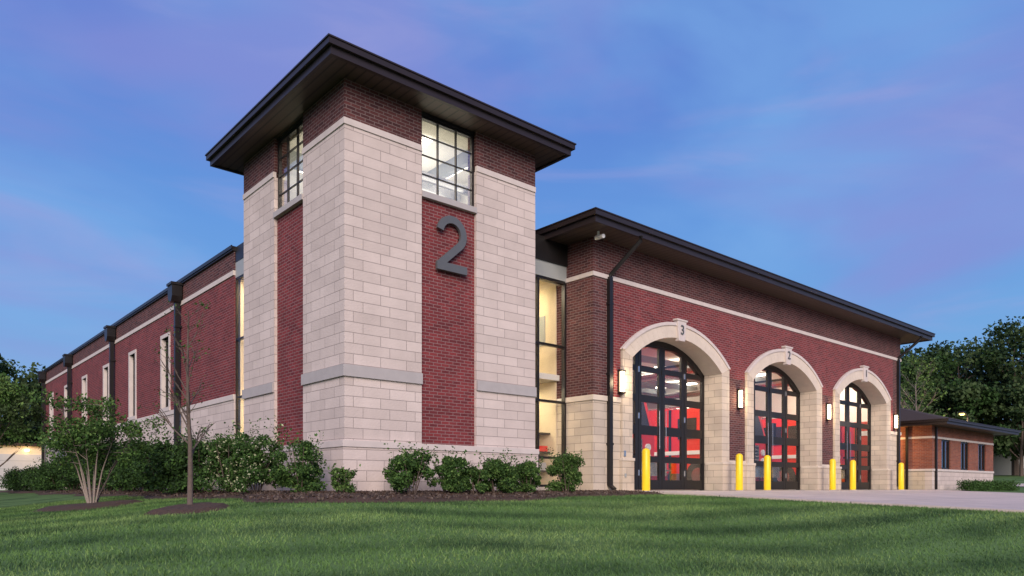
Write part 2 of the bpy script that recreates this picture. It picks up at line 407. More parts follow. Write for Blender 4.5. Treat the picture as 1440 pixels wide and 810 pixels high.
def numeral(cx,cz,h,w,st,y0,y1):
    pts=[]; r=w*.46
    c=(cx,cz+h/2-r)
    R=r-st/2; 
    for i in range(0,25):
        a=math.radians(172-i*(172+42)/24); pts.append((c[0]+R*math.cos(a)*1.02,c[1]-0+R*math.sin(a)))
    pts.append((cx-w*.40,cz-h/2+st*.55))
    L=[];Rr=[]
    for i,p in enumerate(pts):
        q0=pts[max(i-1,0)]; q1=pts[min(i+1,len(pts)-1)]
        dx,dz=q1[0]-q0[0],q1[1]-q0[1]; l=math.hypot(dx,dz); nx_,nz=-dz/l,dx/l
        L.append((p[0]+nx_*st/2,p[1]+nz*st/2)); Rr.append((p[0]-nx_*st/2,p[1]-nz*st/2))
    mb=MB()
    for i in range(len(pts)-1): mb.prism([L[i],L[i+1],Rr[i+1],Rr[i]][::-1],y0,y1,'num')
    mb.box(cx-w*.48,cx+w*.48,y0-.002,y1,cz-h/2-.02,cz-h/2+st*.95,'num')
    return mb.build('numeral_two',FS)
numeral(2.50,5.24,1.16,.82,.155,-.06,.0)
mb=MB()
for (x,z) in ((2.4,5.7),(2.3,4.75),(2.7,4.75),(2.75,5.4)): mb.box(x-.015,x+.015,-.01,.08,z-.015,z+.015,'black')
mb.build('numeral_standoffs',FS)

GX0,GX1=6.95,26.2; ZB=5.43; ZS=6.40
cent=[10.5,16.5,22.5]; CZ=1.08; RI=3.22; RO=3.62; RM=3.45
mb=MB()
def arcz(R,t): return CZ+math.sqrt(R*R-t*t)
hw=2.4
edges=[GX0]+[c+s*hw for c in cent for s in (-1,1)]+[GX1]
cols=[(edges[0],edges[1]),(edges[2],edges[3]),(edges[4],edges[5]),(edges[6],edges[7])]
TH=.35
mb.box(GX0,cols[0][1],0,TH,-.3,2.30,'tan'); mb.box(GX0-.03,cols[0][1],-.03,TH,2.30,2.43,'tantrim')
mb.box(GX0,7.72,0,TH,2.43,ZB,'brown'); mb.box(7.735,cols[0][1],0,TH,2.43,ZB,'red'); mb.box(7.71,7.74,.02,TH-.02,2.43,ZB,'black')
for (a,b) in cols[1:3]:
    mb.box(a,b,0,TH,-.3,.80,'tan'); mb.box(a,b,-.03,TH,.80,.92,'tantrim')
    m_=(a+b)/2
    mb.box(a,b,0,TH,.92,3.45,'brown'); mb.box(a,m_-.008,0,TH,3.45,ZB,'red'); mb.box(m_+.008,b,0,TH,3.45,ZB,'red'); mb.box(m_-.02,m_+.02,.02,TH-.02,3.45,ZB,'black')
a,b=cols[3]
mb.box(a,b,0,TH,-.3,2.30,'tan'); mb.box(a,b+.03,-.03,TH,2.30,2.43,'tantrim'); mb.box(a,25.42,0,TH,2.43,ZB,'red'); mb.box(25.42,b,0,TH,2.43,ZB,'brown')
for c in cent:
    S=28
    for i in range(S):
        t0=-hw+2*hw*i/S; t1=-hw+2*hw*(i+1)/S
        mb.prism([(c+t0,arcz(RM,t0)),(c+t1,arcz(RM,t1)),(c+t1,ZB),(c+t0,ZB)],0,TH,'red')
mb.box(GX0-.03,GX1+.03,-.03,TH,ZB,ZB+.11,'trim')
for (a,b) in ((GX0,7.72),(7.735,13.49),(13.51,19.49),(19.51,25.42),(25.435,GX1)):
    mb.box(a,b,0,TH,ZB+.11,ZS+.03,'brown')
mb.box(GX0+.1,GX1-.1,.03,TH-.02,ZB+.11,ZS+.03,'black')
for (y0,y1) in ((TH,12.0),):
    mb.box(GX0,GX0+.3,y0,y1,-.3,2.30,'tan'); mb.box(GX0-.03,GX0+.3,y0,1.05,2.30,2.43,'tantrim')
    mb.box(GX0+.001,GX0+.3,1.05,y1,2.30,2.43,'white')
    mb.box(GX0,GX0+.3,y0,y1,2.43,ZB,'brown'); mb.box(GX0-.03,GX0+.3,y0,y1,ZB,ZB+.11,'trim'); mb.box(GX0,GX0+.3,y0,y1,ZB+.11,ZS+.03,'brown')
mb.box(GX1-.3,GX1,TH,16,-.3,2.3,'tan'); mb.box(GX1-.3,GX1,TH,16,2.3,ZS+.03,'brown')
mb.box(GX0,GX1,16,16.3,-.3,ZS+.03,'brown')
mb.build('garage_walls',FS)
mb=MB()
for c in cent:
    S=22
    for i in range(S):
        s0=-1+2*i/S; s1=-1+2*(i+1)/S
        p=[(c+2.1*s0,arcz(RI,2.1*s0)),(c+2.1*s1,arcz(RI,2.1*s1)),(c+2.5*s1,arcz(RO,2.5*s1)),(c+2.5*s0,arcz(RO,2.5*s0))]
        mb.prism(p,-.08,.55,'tantrim')
        p=[(c+2.42*s0,arcz(RO-.06,2.42*s0)),(c+2.42*s1,arcz(RO-.06,2.42*s1)),(c+2.54*s1,arcz(RO+.03,2.54*s1)),(c+2.54*s0,arcz(RO+.03,2.54*s0))]
        mb.prism(p,-.11,.0,'trim')
    zi=arcz(RI,2.1); zo=arcz(RO,2.5)
    mb.prism([(c+2.1,.0),(c+2.5,.0),(c+2.5,zo),(c+2.1,zi)],-.08,.55,'tan')
    mb.prism([(c-2.5,.0),(c-2.1,.0),(c-2.1,zi),(c-2.5,zo)],-.08,.55,'tan')
    for s in (-1,1):
        x0,x1=sorted((c+s*2.08,c+s*2.55)); mb.box(x0,x1,-.12,.5,-.1,.78,'tan'); mb.box(x0-.01,x1+.01,-.14,.5,.78,.86,'tantrim')
    mb.prism([(c-.14,4.22),(c+.14,4.22),(c+.21,4.78),(c-.21,4.78)],-.14,.0,'trim')
    mb.box(c-.25,c+.25,-.16,.0,4.78,4.83,'trim')
mb.build('arch_surrounds',FS,bevel=.006)
for c,t in zip(cent,'321'):
    cu=bpy.data.curves.new('bay_numeral','FONT'); cu.body=t; cu.size=.38; cu.extrude=.012; cu.align_x='CENTER'; cu.align_y='CENTER'
    o=bpy.data.objects.new('bay_numeral',cu); o.location=(c,-.155,4.52); o.rotation_euler=(math.pi/2,0,0); cu.materials.append(M['num']); col.objects.link(o); o.parent=FS
mb=MB()
for c in cent:
    y0,y1=.56,.63
    lw=4.3/4
    rails=[(0.0,.30),(.80,.98),(1.58,1.84),(2.50,2.70),(3.36,3.52),(4.08,4.6)]
    for i in range(4):
        a=c-2.15+i*lw; b=a+lw
        sw=.14
        mb.box(a+.008,a+sw,y0,y1,.02,4.4,'black'); mb.box(b-sw,b-.008,y0,y1,.02,4.4,'black')
        for (z0,z1) in rails: mb.box(a+sw,b-sw,y0+.004,y1-.004,max(z0,.02),min(z1,4.4),'black')
        mb.box(a+sw,b-sw,y0+.03,y0+.036,.3,4.1,'glass')
        for z in (.5,2.1,3.4): mb.box(a-.02,a+.03,y0-.02,y0,z-.08,z+.08,'chrome' if i in (1,3) else 'black')
    for s in (-1,1): mb.tube([(c+s*.15,y0-.03,1.2),(c+s*.15,y0-.03,2.3)],.012,'chrome',6)
    for s in (-1,1):
        x0,x1=sorted((c+s*2.02,c+s*2.2)); mb.box(x0,x1,.552,.66,0,4.4,'black')
    S=16
    for i in range(S):
        s0=-1+2*i/S; s1=-1+2*(i+1)/S
        p=[(c+2.0*s0,arcz(RI-.16,2.0*s0)),(c+2.0*s1,arcz(RI-.16,2.0*s1)),(c+2.2*s1,arcz(RI+.1,2.2*s1)),(c+2.2*s0,arcz(RI+.1,2.2*s0))]
        mb.prism(p,.552,.67,'black')
    mb.box(c-2.4,c+2.4,.70,.78,4.15,5.5,'white')
mb.build('garage_doors',FS)
hiproof('garage_roof',GX0,GX1,0,16.3,.9,1.3,.9,.5,ZS,.26,2.0)
mb=MB()
mb.box(GX0+.3,GX1-.3,.36,16,-.05,.0,'floor')
mb.box(GX0+.3,GX0+.34,.7,16,0,5.6,'white'); mb.box(GX1-.34,GX1-.3,.7,16,0,5.6,'white'); mb.box(GX0+.3,GX1-.3,15.9,15.98,0,5.6,'white')
mb.box(GX0+.3,GX1-.3,.36,16,5.6,5.7,'white')
for c in (8.2,13.5,19.5,24.8):
    for y in (2.5,6.5,10.5): mb.box(c-.15,c+.15,y-1.2,y+1.2,5.35,5.42,'lamp')
for y in (1.6,4,6,8,10,12): mb.box(GX0+.35,GX1-.35,y-.08,y+.08,5.1,5.34,'grey')
for c in cent: # overhead exhaust ducts and door operators
    mb.tube([(c+1.6,1.0,4.75),(c+1.6,13,4.75)],.16,'chrome',10); mb.tube([(c-1.2,.9,4.5),(c-1.2,4.5,4.5)],.05,'black',6)
for i in range(9): mb.box(GX0+.36,GX0+.9,2+i*1.2,3.15+i*1.2,.05,2.2,'lred')
for i in range(11):
    y=.85+i*1.3; mb.box(GX1-.95,GX1-.36,y,y+1.22,.05,2.9,'lred'); mb.box(GX1-.97,GX1-.95,y+.58,y+.64,.1,2.85,'black'); mb.box(GX1-.965,GX1-.95,y+.1,y+.5,2.3,2.5,'twhite'); mb.box(GX1-.965,GX1-.95,y+.05,y+1.15,1.35,1.42,'black')
for i in range(15): mb.box(8+i*1.2,9.15+i*1.2,15.2,15.88,.05,2.4,'lred')
mb.build('garage_interior',FS)

mb=MB()
def dsp(x,zs,y=-.06,ey=-.86,w=.06):
    mb.tube([(x+.25,ey,zs-.02),(x+.25,ey,zs-.12),(x+.03,y,zs-.85),(x,y,zs-1.0)],w*.95,'black',8)
    mb.box(x-w,x+w,y-.05,y+.05,.15,zs-.92,'black')
    mb.prismx([(y-.05,.15),(y+.05,.15),(y-.12,.02),(y-.18,.06)],x-w,x+w,'black')
    for z in (1.2,3.0,4.8): mb.box(x-w-.02,x+w+.02,y-.058,y+.06,z-.03,z+.03,'black')
dsp(7.52,ZS); dsp(25.85,ZS)
mb.build('garage_downspouts',FS)
mb=MB()
for x in (7.95,13.6,19.5,25.5):
    mb.box(x-.07,x+.07,-.05,.0,2.52,3.16,'black'); mb.box(x-.085,x+.085,-.15,-.05,3.10,3.14,'black'); mb.box(x-.085,x+.085,-.15,-.05,2.53,2.57,'black')
    mb.tube([(x,-.10,2.57),(x,-.10,3.10)],.055,'sconce',12)
    l=bpy.data.lights.new('sconce_light','POINT'); l.energy=24; l.color=(1,.76,.46); l.shadow_soft_size=.1
    o=bpy.data.objects.new('sconce_light',l); o.location=(x,-.32,2.84); col.objects.link(o); o.parent=FS
mb.build('wall_sconces',FS)
mb=MB(); mb.tube([(6.75,-.35,ZS),(6.75,-.35,ZS-.12)],.03,'twhite',8); mb.tube([(6.72,-.55,ZS-.17),(6.78,-.25,ZS-.13)],[.05,.055],'twhite',10); mb.build('security_camera',FS)
mb=MB()
mb.box(8.02,8.10,-.105,-.08,.9,1.05,'chrome'); mb.box(8.02,8.08,-.14,-.12,.35,.45,'grey')
mb.build('wall_fixtures',FS)

mb=MB()
def grid(face,t0,t1,d,z0,z1,vs,hs,gk='glass',w=.03,pd=.05):
    for t in [t0+w,t1-w]+vs: mb.fbox(face,t-w,t+w,d-pd,d+.07,z0,z1,'black')
    for z in [z0+w,z1-w]+hs: mb.fbox(face,t0,t1,d-pd+.005,d+.065,z-w,z+w,'black')
    mb.fbox(face,t0,t1,d,d+.006,z0,z1,gk)
grid('F',W,GX0,1.0,.1,5.45,[5.95],[.85,2.30,3.75])
mb.box(W,GX0,.94,1.3,5.46,5.85,'grey'); mb.box(W,GX0,.90,1.3,5.85,ZS+.05,'black'); mb.box(W,GX0,.93,1.2,-.4,.1,'tan')
grid('L',W,5.95,.20,.1,5.35,[],[1.0,2.35,3.8],w=.025,pd=.02)
mb.box(.18,.6,W+.002,5.948,5.36,5.75,'grey'); mb.box(.17,.6,W+.002,5.948,5.75,6.13,'black'); mb.box(.18,.5,W+.002,5.948,-.4,.1,'stone')
mb.build('link_glazing',FS)
mb=MB()
mb.box(W,GX0,3.6,3.7,0,5.8,'cream'); mb.box(W,GX0,1.1,3.6,-.02,.02,'floor'); mb.box(W,GX0,1.3,3.6,5.7,5.8,'white'); mb.box(W,GX0,1.2,3.6,2.9,3.05,'white')
mb.box(GX0-.04,GX0-.002,1.3,3.6,.02,5.7,'cream'); mb.box(W+.002,W+.04,1.3,3.6,.02,5.7,'cream')
for z in (2.85,5.6): mb.box(5.5,6.4,2.0,2.2,z-.05,z-.01,'lamp')
for z in (.75,1.2,1.65): mb.box(5.2,6.8,3.3,3.58,z,z+.05,'black')
mb.box(5.3,6.7,3.35,3.55,1.25,1.5,'chrome'); mb.box(5.4,6.2,3.35,3.55,.8,1.05,'tred')
for q in range(4): mb.box(5.2+q*.42,5.5+q*.42,3.56,3.59,1.9,2.6,'black' if q%2 else 'frame')
# shelving on the side wall seen through the glass
for z in (.5,1.0,1.5): mb.box(GX0-.4,GX0-.045,1.5,3.3,z,z+.04,'black')
for q in range(5): mb.box(GX0-.35,GX0-.1,1.55+q*.34,1.8+q*.34,1.04,1.04+.15+.06*(q%3),('tred','frame','black')[q%3]); mb.box(GX0-.35,GX0-.1,1.6+q*.34,1.82+q*.34,.54,.75,('frame','black','tred')[q%3])
mb.box(GX0-.06,GX0-.042,1.7,2.9,3.9,4.7,'grey')
mb.box(5.1,6.8,3.5,3.59,4.0,4.9,'grey'); mb.box(6.5,6.6,1.6,1.7,3.05,5.7,'white')
mb.box(3.0,3.1,W,5.95,0,5.8,'cream'); mb.box(.85,3,W,5.95,5.6,5.7,'white'); mb.box(.6,3,W+.005,W+.04,.0,5.6,'cream'); mb.box(.28,3,5.88,5.92,.0,5.35,'cream')
mb.box(.7,1.3,5.1,5.3,5.5,5.55,'lamp'); mb.box(.85,3,W+.05,5.87,2.85,3.0,'white')
mb.build('link_interior',FS)

WX=.15; WY0,WY1=5.95,32.2; ZW=6.10
wins=[11.6+3.75*i for i in range(5)]+[30.3]
mb=MB()
def seg(y0,y1,z0,z1,mat,x0=WX,x1=WX+.3): mb.box(x0,x1,y0,y1,z0,z1,mat)
cur=WY0
wz0,wz1=2.55,4.72; HWW=.38
for wc in wins+[None]:
    y1=(wc-HWW) if wc else WY1
    seg(cur,y1,2.43,ZB,'red')
    if wc:
        seg(wc-HWW,wc+HWW,2.43,wz0,'trim'); seg(wc-HWW,wc+HWW,wz1,ZB,'red')
        cur=wc+HWW
seg(WY0,WY1,-.6,2.30,'stone'); seg(WY0-.0,WY1,2.30,2.43,'trim',WX-.03,WX+.3)
seg(WY0,WY1,ZB,ZB+.12,'trim',WX-.03,WX+.3); seg(WY0,WY1,ZB+.12,ZW-.06,'brown')
mb.box(WX-.06,WX+.4,WY0-.03,WY1+.05,ZW-.06,ZW+.05,'black'); mb.box(WX-.085,WX-.06,WY0-.03,WY1+.05,ZW-.02,ZW+.07,'black')
mb.box(WX+.3,7,WY0,WY0+.3,0,ZW-.06,'red'); mb.box(WX+.3,GX1,WY1-.3,WY1,-.5,ZW-.06,'red'); mb.box(GX1-.3,GX1,16.3,WY1-.3,-.5,ZW-.06,'red')
mb.box(.8,GX0,WY0+.3,16.2,5.85,5.95,'roof'); mb.box(WX+.3,GX1-.3,16.31,WY1-.3,5.85,5.95,'roof')
mb.box(W,GX0,1.3,WY0,5.87,5.97,'roof'); mb.box(.8,W,W,WY0,5.88,5.98,'roof')
mb.box(WX+.3,.8,WY0+.3,WY1-.3,5.83,5.93,'roof')
mb.build('wing_walls',FS)
mb=MB()
for wc in wins:
    y0,y1=wc-HWW,wc+HWW
    mb.box(WX-.025,WX+.1,y0-.09,y0+.03,wz0,wz1+.0,'trim'); mb.box(WX-.025,WX+.1,y1-.03,y1+.09,wz0,wz1,'trim')
    mb.box(WX-.028,WX+.1,y0-.09,y1+.09,wz1,wz1+.11,'trim'); mb.box(WX-.05,WX+.1,y0-.12,y1+.12,wz0-.12,wz0,'trim')
    for t in (y0+.055,y1-.055): mb.box(WX+.1,WX+.17,t-.03,t+.03,wz0,wz1,'black')
    for z in (wz0+.04,wz0+1.1,wz1-.04): mb.box(WX+.1,WX+.165,y0+.03,y1-.03,z-.025,z+.025,'black')
    mb.box(WX+.13,WX+.135,y0,y1,wz0,wz1,'dglass'); mb.box(WX+.45,WX+.47,y0-.3,y1+.3,wz0-.2,wz1+.2,'frame')
mb.build('wing_windows',FS)
mb=MB()
for y in (10.1,17.75,25.4,31.9):
    mb.prismx([(y-.20,5.98),(y-.20,5.66),(y-.10,5.5),(y+.10,5.5),(y+.20,5.66),(y+.20,5.98)],WX-.32,WX-.04,'black')
    mb.box(WX-.35,WX-.02,y-.23,y+.23,5.98,6.05,'black')
    mb.box(WX-.19,WX-.06,y-.06,y+.06,-.1,5.5,'black')
    for z in (1.2,3.0,4.8): mb.box(WX-.20,WX-.0,y-.09,y+.09,z-.03,z+.03,'black')
mb.build('wing_downspouts',FS)

def area(name,loc,sx,sy,e,c=(1,.9,.72)):
    l=bpy.data.lights.new(name,'AREA'); l.shape='RECTANGLE'; l.size=sx; l.size_y=sy; l.energy=e; l.color=c
    o=bpy.data.objects.new(name,l); o.location=loc; col.objects.link(o); o.parent=FS; return o
for c in (8.6,13.5,19.5,24.3): area('bay_ceiling_lamp',(c+.0,2.4,5.3),1.5,3,240)
for c in (13.5,19.5): area('bay_ceiling_lamp',(c,9,5.3),2.5,4,220)
area('tower_ceiling_lamp',(2.5,2.5,7.2),3,3,75,(1,.95,.80)).rotation_euler=(math.pi,0,0)
area('tower_ceiling_lamp',(2.5,2.5,7.1),3,3,45,(1,.95,.80))
area('link_ceiling_lamp',(5.95,2.3,5.5),1.0,1.0,60,(1,.84,.52)); area('link_ceiling_lamp',(5.95,2.3,2.75),1.0,1.0,50,(1,.84,.52))
area('link_ceiling_lamp',(1.0,5.25,5.3),.7,.4,45,(1,.84,.52)); area('link_ceiling_lamp',(1.25,5.25,2.7),.7,.4,40,(1,.84,.52))

# ---------------------------------------------------------------- fire trucks
def truck_parts():
    b=MB()
    b.box(-1.22,1.22,2.6,8.4,.75,3.0,'tred')
    b.prismx([(0.0,.6),(2.5,.6),(2.5,2.95),(.35,2.95),(0.0,1.75)],-1.2,1.2,'tred')
    b.box(-1.25,1.25,-.45,.0,.45,.85,'chrome')
    b.prismx([(-.02,1.78),(.32,2.88),(.335,2.86),(-.002,1.77)],-1.05,-.04,'black')
    b.prismx([(-.02,1.78),(.32,2.88),(.335,2.86),(-.002,1.77)],.04,1.05,'black')
    b.box(-.55,.55,-.05,.0,.95,1.6,'chrome')
    for i in range(5): b.box(-.5,.5,-.07,-.05,1.0+i*.12,1.05+i*.12,'black')
    for s in (-1,1):
        def sb(o0,o1,y0,y1,z0,z1,k):
            x0,x1=sorted((s*o0,s*o1)); b.box(x0,x1,y0,y1,z0,z1,k)
        for z in (1.05,1.35): b.tube([(s*.85,-.06,z),(s*.85,.0,z)],.11,'twhite',12)
        sb(1.18,1.225,.5,1.1,1.85,2.6,'black'); sb(1.18,1.225,1.4,2.2,1.85,2.6,'black')
        for i in range(4):
            y=2.8+i*1.4; sb(1.21,1.24,y,y+1.25,1.5,2.35,'tred'); sb(1.24,1.25,y+.5,y+.75,1.55,1.6,'chrome')
        sb(1.2,1.232,.1,8.3,1.28,1.42,'twhite'); sb(1.2,1.23,2.5,2.6,.8,2.95,'black')
        for y in (1.3,6.6): b.tube([(s*.85,y,.52),(s*1.24,y,.52)],.52,'tyre',20); b.tube([(s*1.2,y,.52),(s*1.26,y,.52)],.28,'chrome',16)
        b.tube([(s*1.1,-.05,1.9),(s*1.45,-.1,2.0),(s*1.45,-.1,2.4)],.03,'chrome',6); b.box(s*1.45-.1,s*1.45+.1,-.16,-.08,1.9,2.45,'black')
        b.tube([(s*.35,2.7,3.15),(s*.35,8.6,3.15)],.04,'chrome',6)
    b.box(-.9,.9,.6,.95,2.95,3.13,'twhite')
    for i in range(16): b.tube([(-.35,2.8+i*.37,3.15),(.35,2.8+i*.37,3.15)],.025,'chrome',6)
    return b
tb=truck_parts(); tm=None
for c,yo in zip(cent,(2.0,1.5,1.5)):
    e=empty('fire_truck',(c+.3,yo,.0))
    if tm is None: o=tb.build('truck_body',e,bevel=.02); tm=o.data
    else:
        o=bpy.data.objects.new('truck_body',tm); col.objects.link(o); o.parent=e

# ---------------------------------------------------------------- bollards
bm=None
for x in (8.3,12.7,14.3,18.7,20.3,24.7):
    z=H(x,-.6)+.045
    if bm is None:
        b=MB(); r=.105
        b.tube([(0,0,0),(0,0,1.02),(0,0,1.06),(0,0,1.095),(0,0,1.11)],[r,r,r*.93,r*.62,r*.15],'yellow',20)
        b.tube([(0,0,0),(0,0,.02)],[r+.05,r+.04],'kerb',20)
        o=b.build('yellow_bollard',None,smooth=True); bm=o.data
    else: o=bpy.data.objects.new('yellow_bollard',bm); col.objects.link(o)
    o.location=(x,-.6,z)

# ---------------------------------------------------------------- annex building at right
AN=empty('brick_annex')
ax0,ax1,ay0,ay1=29.8,38.6,0.0,14.0; zc=2.95
M['annex']=masonry('annex_brick',(.27,.085,.05),(.18,.055,.04),(.24,.15,.12),.203,.0675,.008,bump=.5,stain=.2)
mb=MB()
mb.box(ax0,ax1,ay0,ay0+.3,-.4,.85,'stone'); mb.box(ax0-.03,ax1+.03,ay0-.03,ay0+.3,.85,.95,'trim')
cur=ax0
aw=[31.6,34.2,36.8]
for wx in aw:
    mb.box(cur,wx-.6,ay0,ay0+.3,.95,2.35,'annex'); cur=wx+.6
mb.box(cur,ax1,ay0,ay0+.3,.95,2.35,'annex')
mb.box(ax0-.02,ax1+.02,ay0-.02,ay0+.3,2.35,2.45,'trim'); mb.box(ax0,ax1,ay0,ay0+.3,2.45,zc,'annex')
mb.box(ax0,ax0+.3,ay0+.3,ay1,-.4,.85,'tan'); mb.box(ax0-.03,ax0+.3,ay0+.3,ay1,.85,.95,'trim'); mb.box(ax0,ax0+.3,ay0+.3,ay1,.95,2.35,'annex'); mb.box(ax0-.02,ax0+.3,ay0+.3,ay1,2.35,2.45,'trim'); mb.box(ax0,ax0+.3,ay0+.3,ay1,2.45,zc,'annex')
mb.box(ax1-.3,ax1,ay0+.3,ay1,-.4,zc,'annex'); mb.box(ax0+.3,ax1-.3,ay1-.3,ay1,-.4,zc,'annex')
mb.build('annex_walls',AN)
mb=MB()
for wx in aw:
    mb.box(wx-.6,wx+.6,ay0+.10,ay0+.11,.95,2.35,'dglass'); mb.box(wx-.6,wx+.6,ay0+.5,ay0+.52,.8,2.5,'grey')
    for x in (wx-.57,wx,wx+.57): mb.box(x-.04,x+.04,ay0+.06,ay0+.15,.95,2.35,'black')
    for z in (.99,2.31): mb.box(wx-.6,wx+.6,ay0+.065,ay0+.145,z-.035,z+.035,'black')
mb.build('annex_windows',AN)
FSs=FS; FS=AN; hiproof('annex_roof',ax0,ax1,ay0,ay1,1.0,1.0,1.0,1.0,zc-.02,.2,1.6); FS=FSs
mb=MB(); mb.box(ax0-.12,ax0-.04,1.0,1.1,0,zc-.05,'black'); mb.box(ax0+.3,ax0+.4,-.1,-.02,0,zc-.05,'black'); mb.build('annex_downspout',AN)
mb=MB(); mb.box(ax0-.1,ax0,3.3,3.5,2.1,2.3,'sconce'); mb.build('annex_wall_lamp',AN)
l=bpy.data.lights.new('annex_lamp_light','POINT'); l.energy=110; l.color=(1,.55,.2); l.shadow_soft_size=.15
o=bpy.data.objects.new('annex_lamp_light',l); o.location=(ax0-.8,1.9,2.2); col.objects.link(o); o.parent=AN
mb=MB(); mb.box(GX1,ax0,6,6.3,-.3,2.6,'annex'); mb.box(GX1,ax0,5.9,6.4,2.6,2.75,'fascia'); mb.build('link_wall',AN)

# ---------------------------------------------------------------- outbuilding far left, distant house
OB=empty('garage_outbuilding'); mb=MB()
mb.box(-6.5,2.5,40.5,46,-.8,2.6,'cream'); mb.box(-6.7,2.7,40.3,46.2,2.6,2.78,'fascia')
for i in range(2):
    x=-3.2+i*3.2; mb.box(x-1.35,x+1.35,40.44,40.5,-.3,2.1,'frame')
    for q in range(5): mb.box(x-1.35,x+1.35,40.43,40.44,-.3+q*.5,-.28+q*.5,'grey')
mb.build('outbuilding_walls',OB)
l=bpy.data.lights.new('outbuilding_lamp','POINT'); l.energy=45; l.color=(1,.6,.25); l.shadow_soft_size=.2
o=bpy.data.objects.new('outbuilding_lamp',l); o.location=(.5,39.2,2.3); col.objects.link(o); o.parent=OB
mb=MB(); mb.box(.4,.6,40.3,40.5,2.3,2.4,'sconce'); mb.build('outbuilding_lamp_fixture',OB)
HS=empty('distant_house'); mb=MB(); hx,hy=84,9; hz=H(hx,hy)
mb.box(hx,hx+9,hy-6,hy+4,hz-1,hz+2.4,'grey')
mb.prismx([(hy-7,hz+2.4),(hy+5,hz+2.4),(hy-1,hz+4.6)],hx-.6,hx+9.6,'roof')
for y in (hy-4,hy): mb.box(hx-.04,hx,y,y+1.4,hz+.7,hz+2,'twhite')
mb.build('house_body',HS)
def street_lamp(x,y):
    e=empty('street_lamp',(x,y,H(x,y))); b=MB()
    b.tube([(0,0,0),(0,0,2.5),(0,0,5.0)],[.11,.09,.06],'black',10); b.tube([(0,0,4.9),(-.3,0,5.2),(-1.1,0,5.25)],.04,'black',8)
    b.box(-1.5,-.9,-.16,.16,5.16,5.30,'black'); b.build('pole',e)
    b=MB(); b.box(-1.42,-.98,-.12,.12,5.05,5.155,'lampY'); b.build('lamp_head',e)
    l=bpy.data.lights.new('street_lamp_light','POINT'); l.energy=260; l.color=(1,.7,.3); l.shadow_soft_size=.2
    o=bpy.data.objects.new('street_lamp_light',l); o.location=(-1.2,0,4.8); col.objects.link(o); o.parent=e
M['lampY']=emit('sodium_lamp',(1,.66,.16),3.0)
street_lamp(55,6.2)

# ---------------------------------------------------------------- vegetation
def bush(name,x,y,w,h,n,leaf=.055,mats=('leafA','leafB','leafC'),p=(.45,.4,.15),stems=7):
    z=H(x,y)+.04; e=empty(name,(x,y,z))
    nc=int(18+w*14); C=[];R=[]
    for i in range(nc):
        a=rng.uniform(0,2*np.pi); r=w*.5*math.sqrt(rng.uniform(0,1))*.82; zz=h*rng.uniform(.10,.85)
        if zz>h*.6: r*=1-.55*(zz/h-.6)/.4
        if zz<h*.25: r*=.8
        C.append((r*math.cos(a),r*math.sin(a),zz)); R.append(rng.uniform(.10,.2)*max(w,h*.8))
    P,idx=clumpcloud(np.array(C),np.array(R),n); P=P[P[:,2]>.01]
    sh=[]
    for i in range(int(12*w)+6):
        a=rng.uniform(0,2*np.pi); b0=np.array([math.cos(a)*w*.25,math.sin(a)*w*.25,h*.5]); d=np.array([math.cos(a)*rng.uniform(.1,.6),math.sin(a)*rng.uniform(.1,.6),1.]); d/=np.linalg.norm(d)
        for t in np.linspace(.0,h*rng.uniform(.45,.68),14): sh.append(b0+d*t+rng.normal(0,.02,3))
    P=np.vstack([P,np.array(sh)])
    mi=rng.choice(len(mats),size=len(P),p=p)
    npmesh('leaves',leaves(P,np.full(len(P),leaf)),4,list(mats),mi,e)
    b=MB()
    for i in range(stems):
        a=2*math.pi*i/stems+rng.uniform(-.3,.3); b.tube([(.03*math.cos(a),.03*math.sin(a),-.1),(w*.18*math.cos(a),w*.18*math.sin(a),h*.4),(w*.33*math.cos(a),w*.33*math.sin(a),h*.8)],[.014,.01,.004],'bark',5)
    b.build('stems',e); return e
for (x,y,w,h) in [(.83,-1.05,1.0,.88),(1.72,-.95,.9,.80),(2.27,-1.1,.65,.58),(2.92,-1.0,.88,.80),(3.81,-1.0,.85,.72)]:
    bush('foundation_shrub',x,y,w,h,6500)
bush('boxwood_shrub',4.98,-1.0,1.0,.90,8500,.05,('leafB','leafC','leafA'),(.45,.3,.25))
bush('foundation_shrub',-.85,.05,1.05,1.05,7000); bush('low_grass_shrub',-.45,-.75,.55,.48,1700,.06,('leafC','leafE','leafB'),(.3,.4,.3))
bush('flowering_shrub',-1.0,1.7,1.25,1.3,9000,.06,('leafB','leafA','blossom'),(.5,.40,.10))
bush('flowering_shrub',-1.0,3.2,1.3,1.3,9000,.06,('leafB','leafA','blossom'),(.5,.40,.10))
for (y,w,h) in [(4.6,1.4,1.3),(6.0,1.5,1.35),(7.5,1.6,1.5),(9.2,1.6,1.5),(11.0,1.7,1.6),(13.2,1.8,1.6),(15.6,1.9,1.6),(18.2,1.9,1.4),(21,2.0,1.2),(24,2.0,1.0),(27,2.1,1.0),(30,2.1,1.0)]:
    bush('evergreen_shrub',-1.05+rng.uniform(-.15,.1),y,w,h,7000,.075,('leafA','leafB','leafD'),(.5,.25,.25))
e=empty('low_hedge',(34.5,-1.0,H(34.5,-1)))
P=np.c_[rng.uniform(-3.7,3.7,9000),rng.uniform(-.35,.35,9000),rng.uniform(0,.42,9000)+.05*rng.normal(size=9000)]
P[:,2]+=.05*np.sin(P[:,0]*5); npmesh('leaves',leaves(P,np.full(9000,.07)),4,['leafA','leafB'],rng.integers(0,2,9000),e)

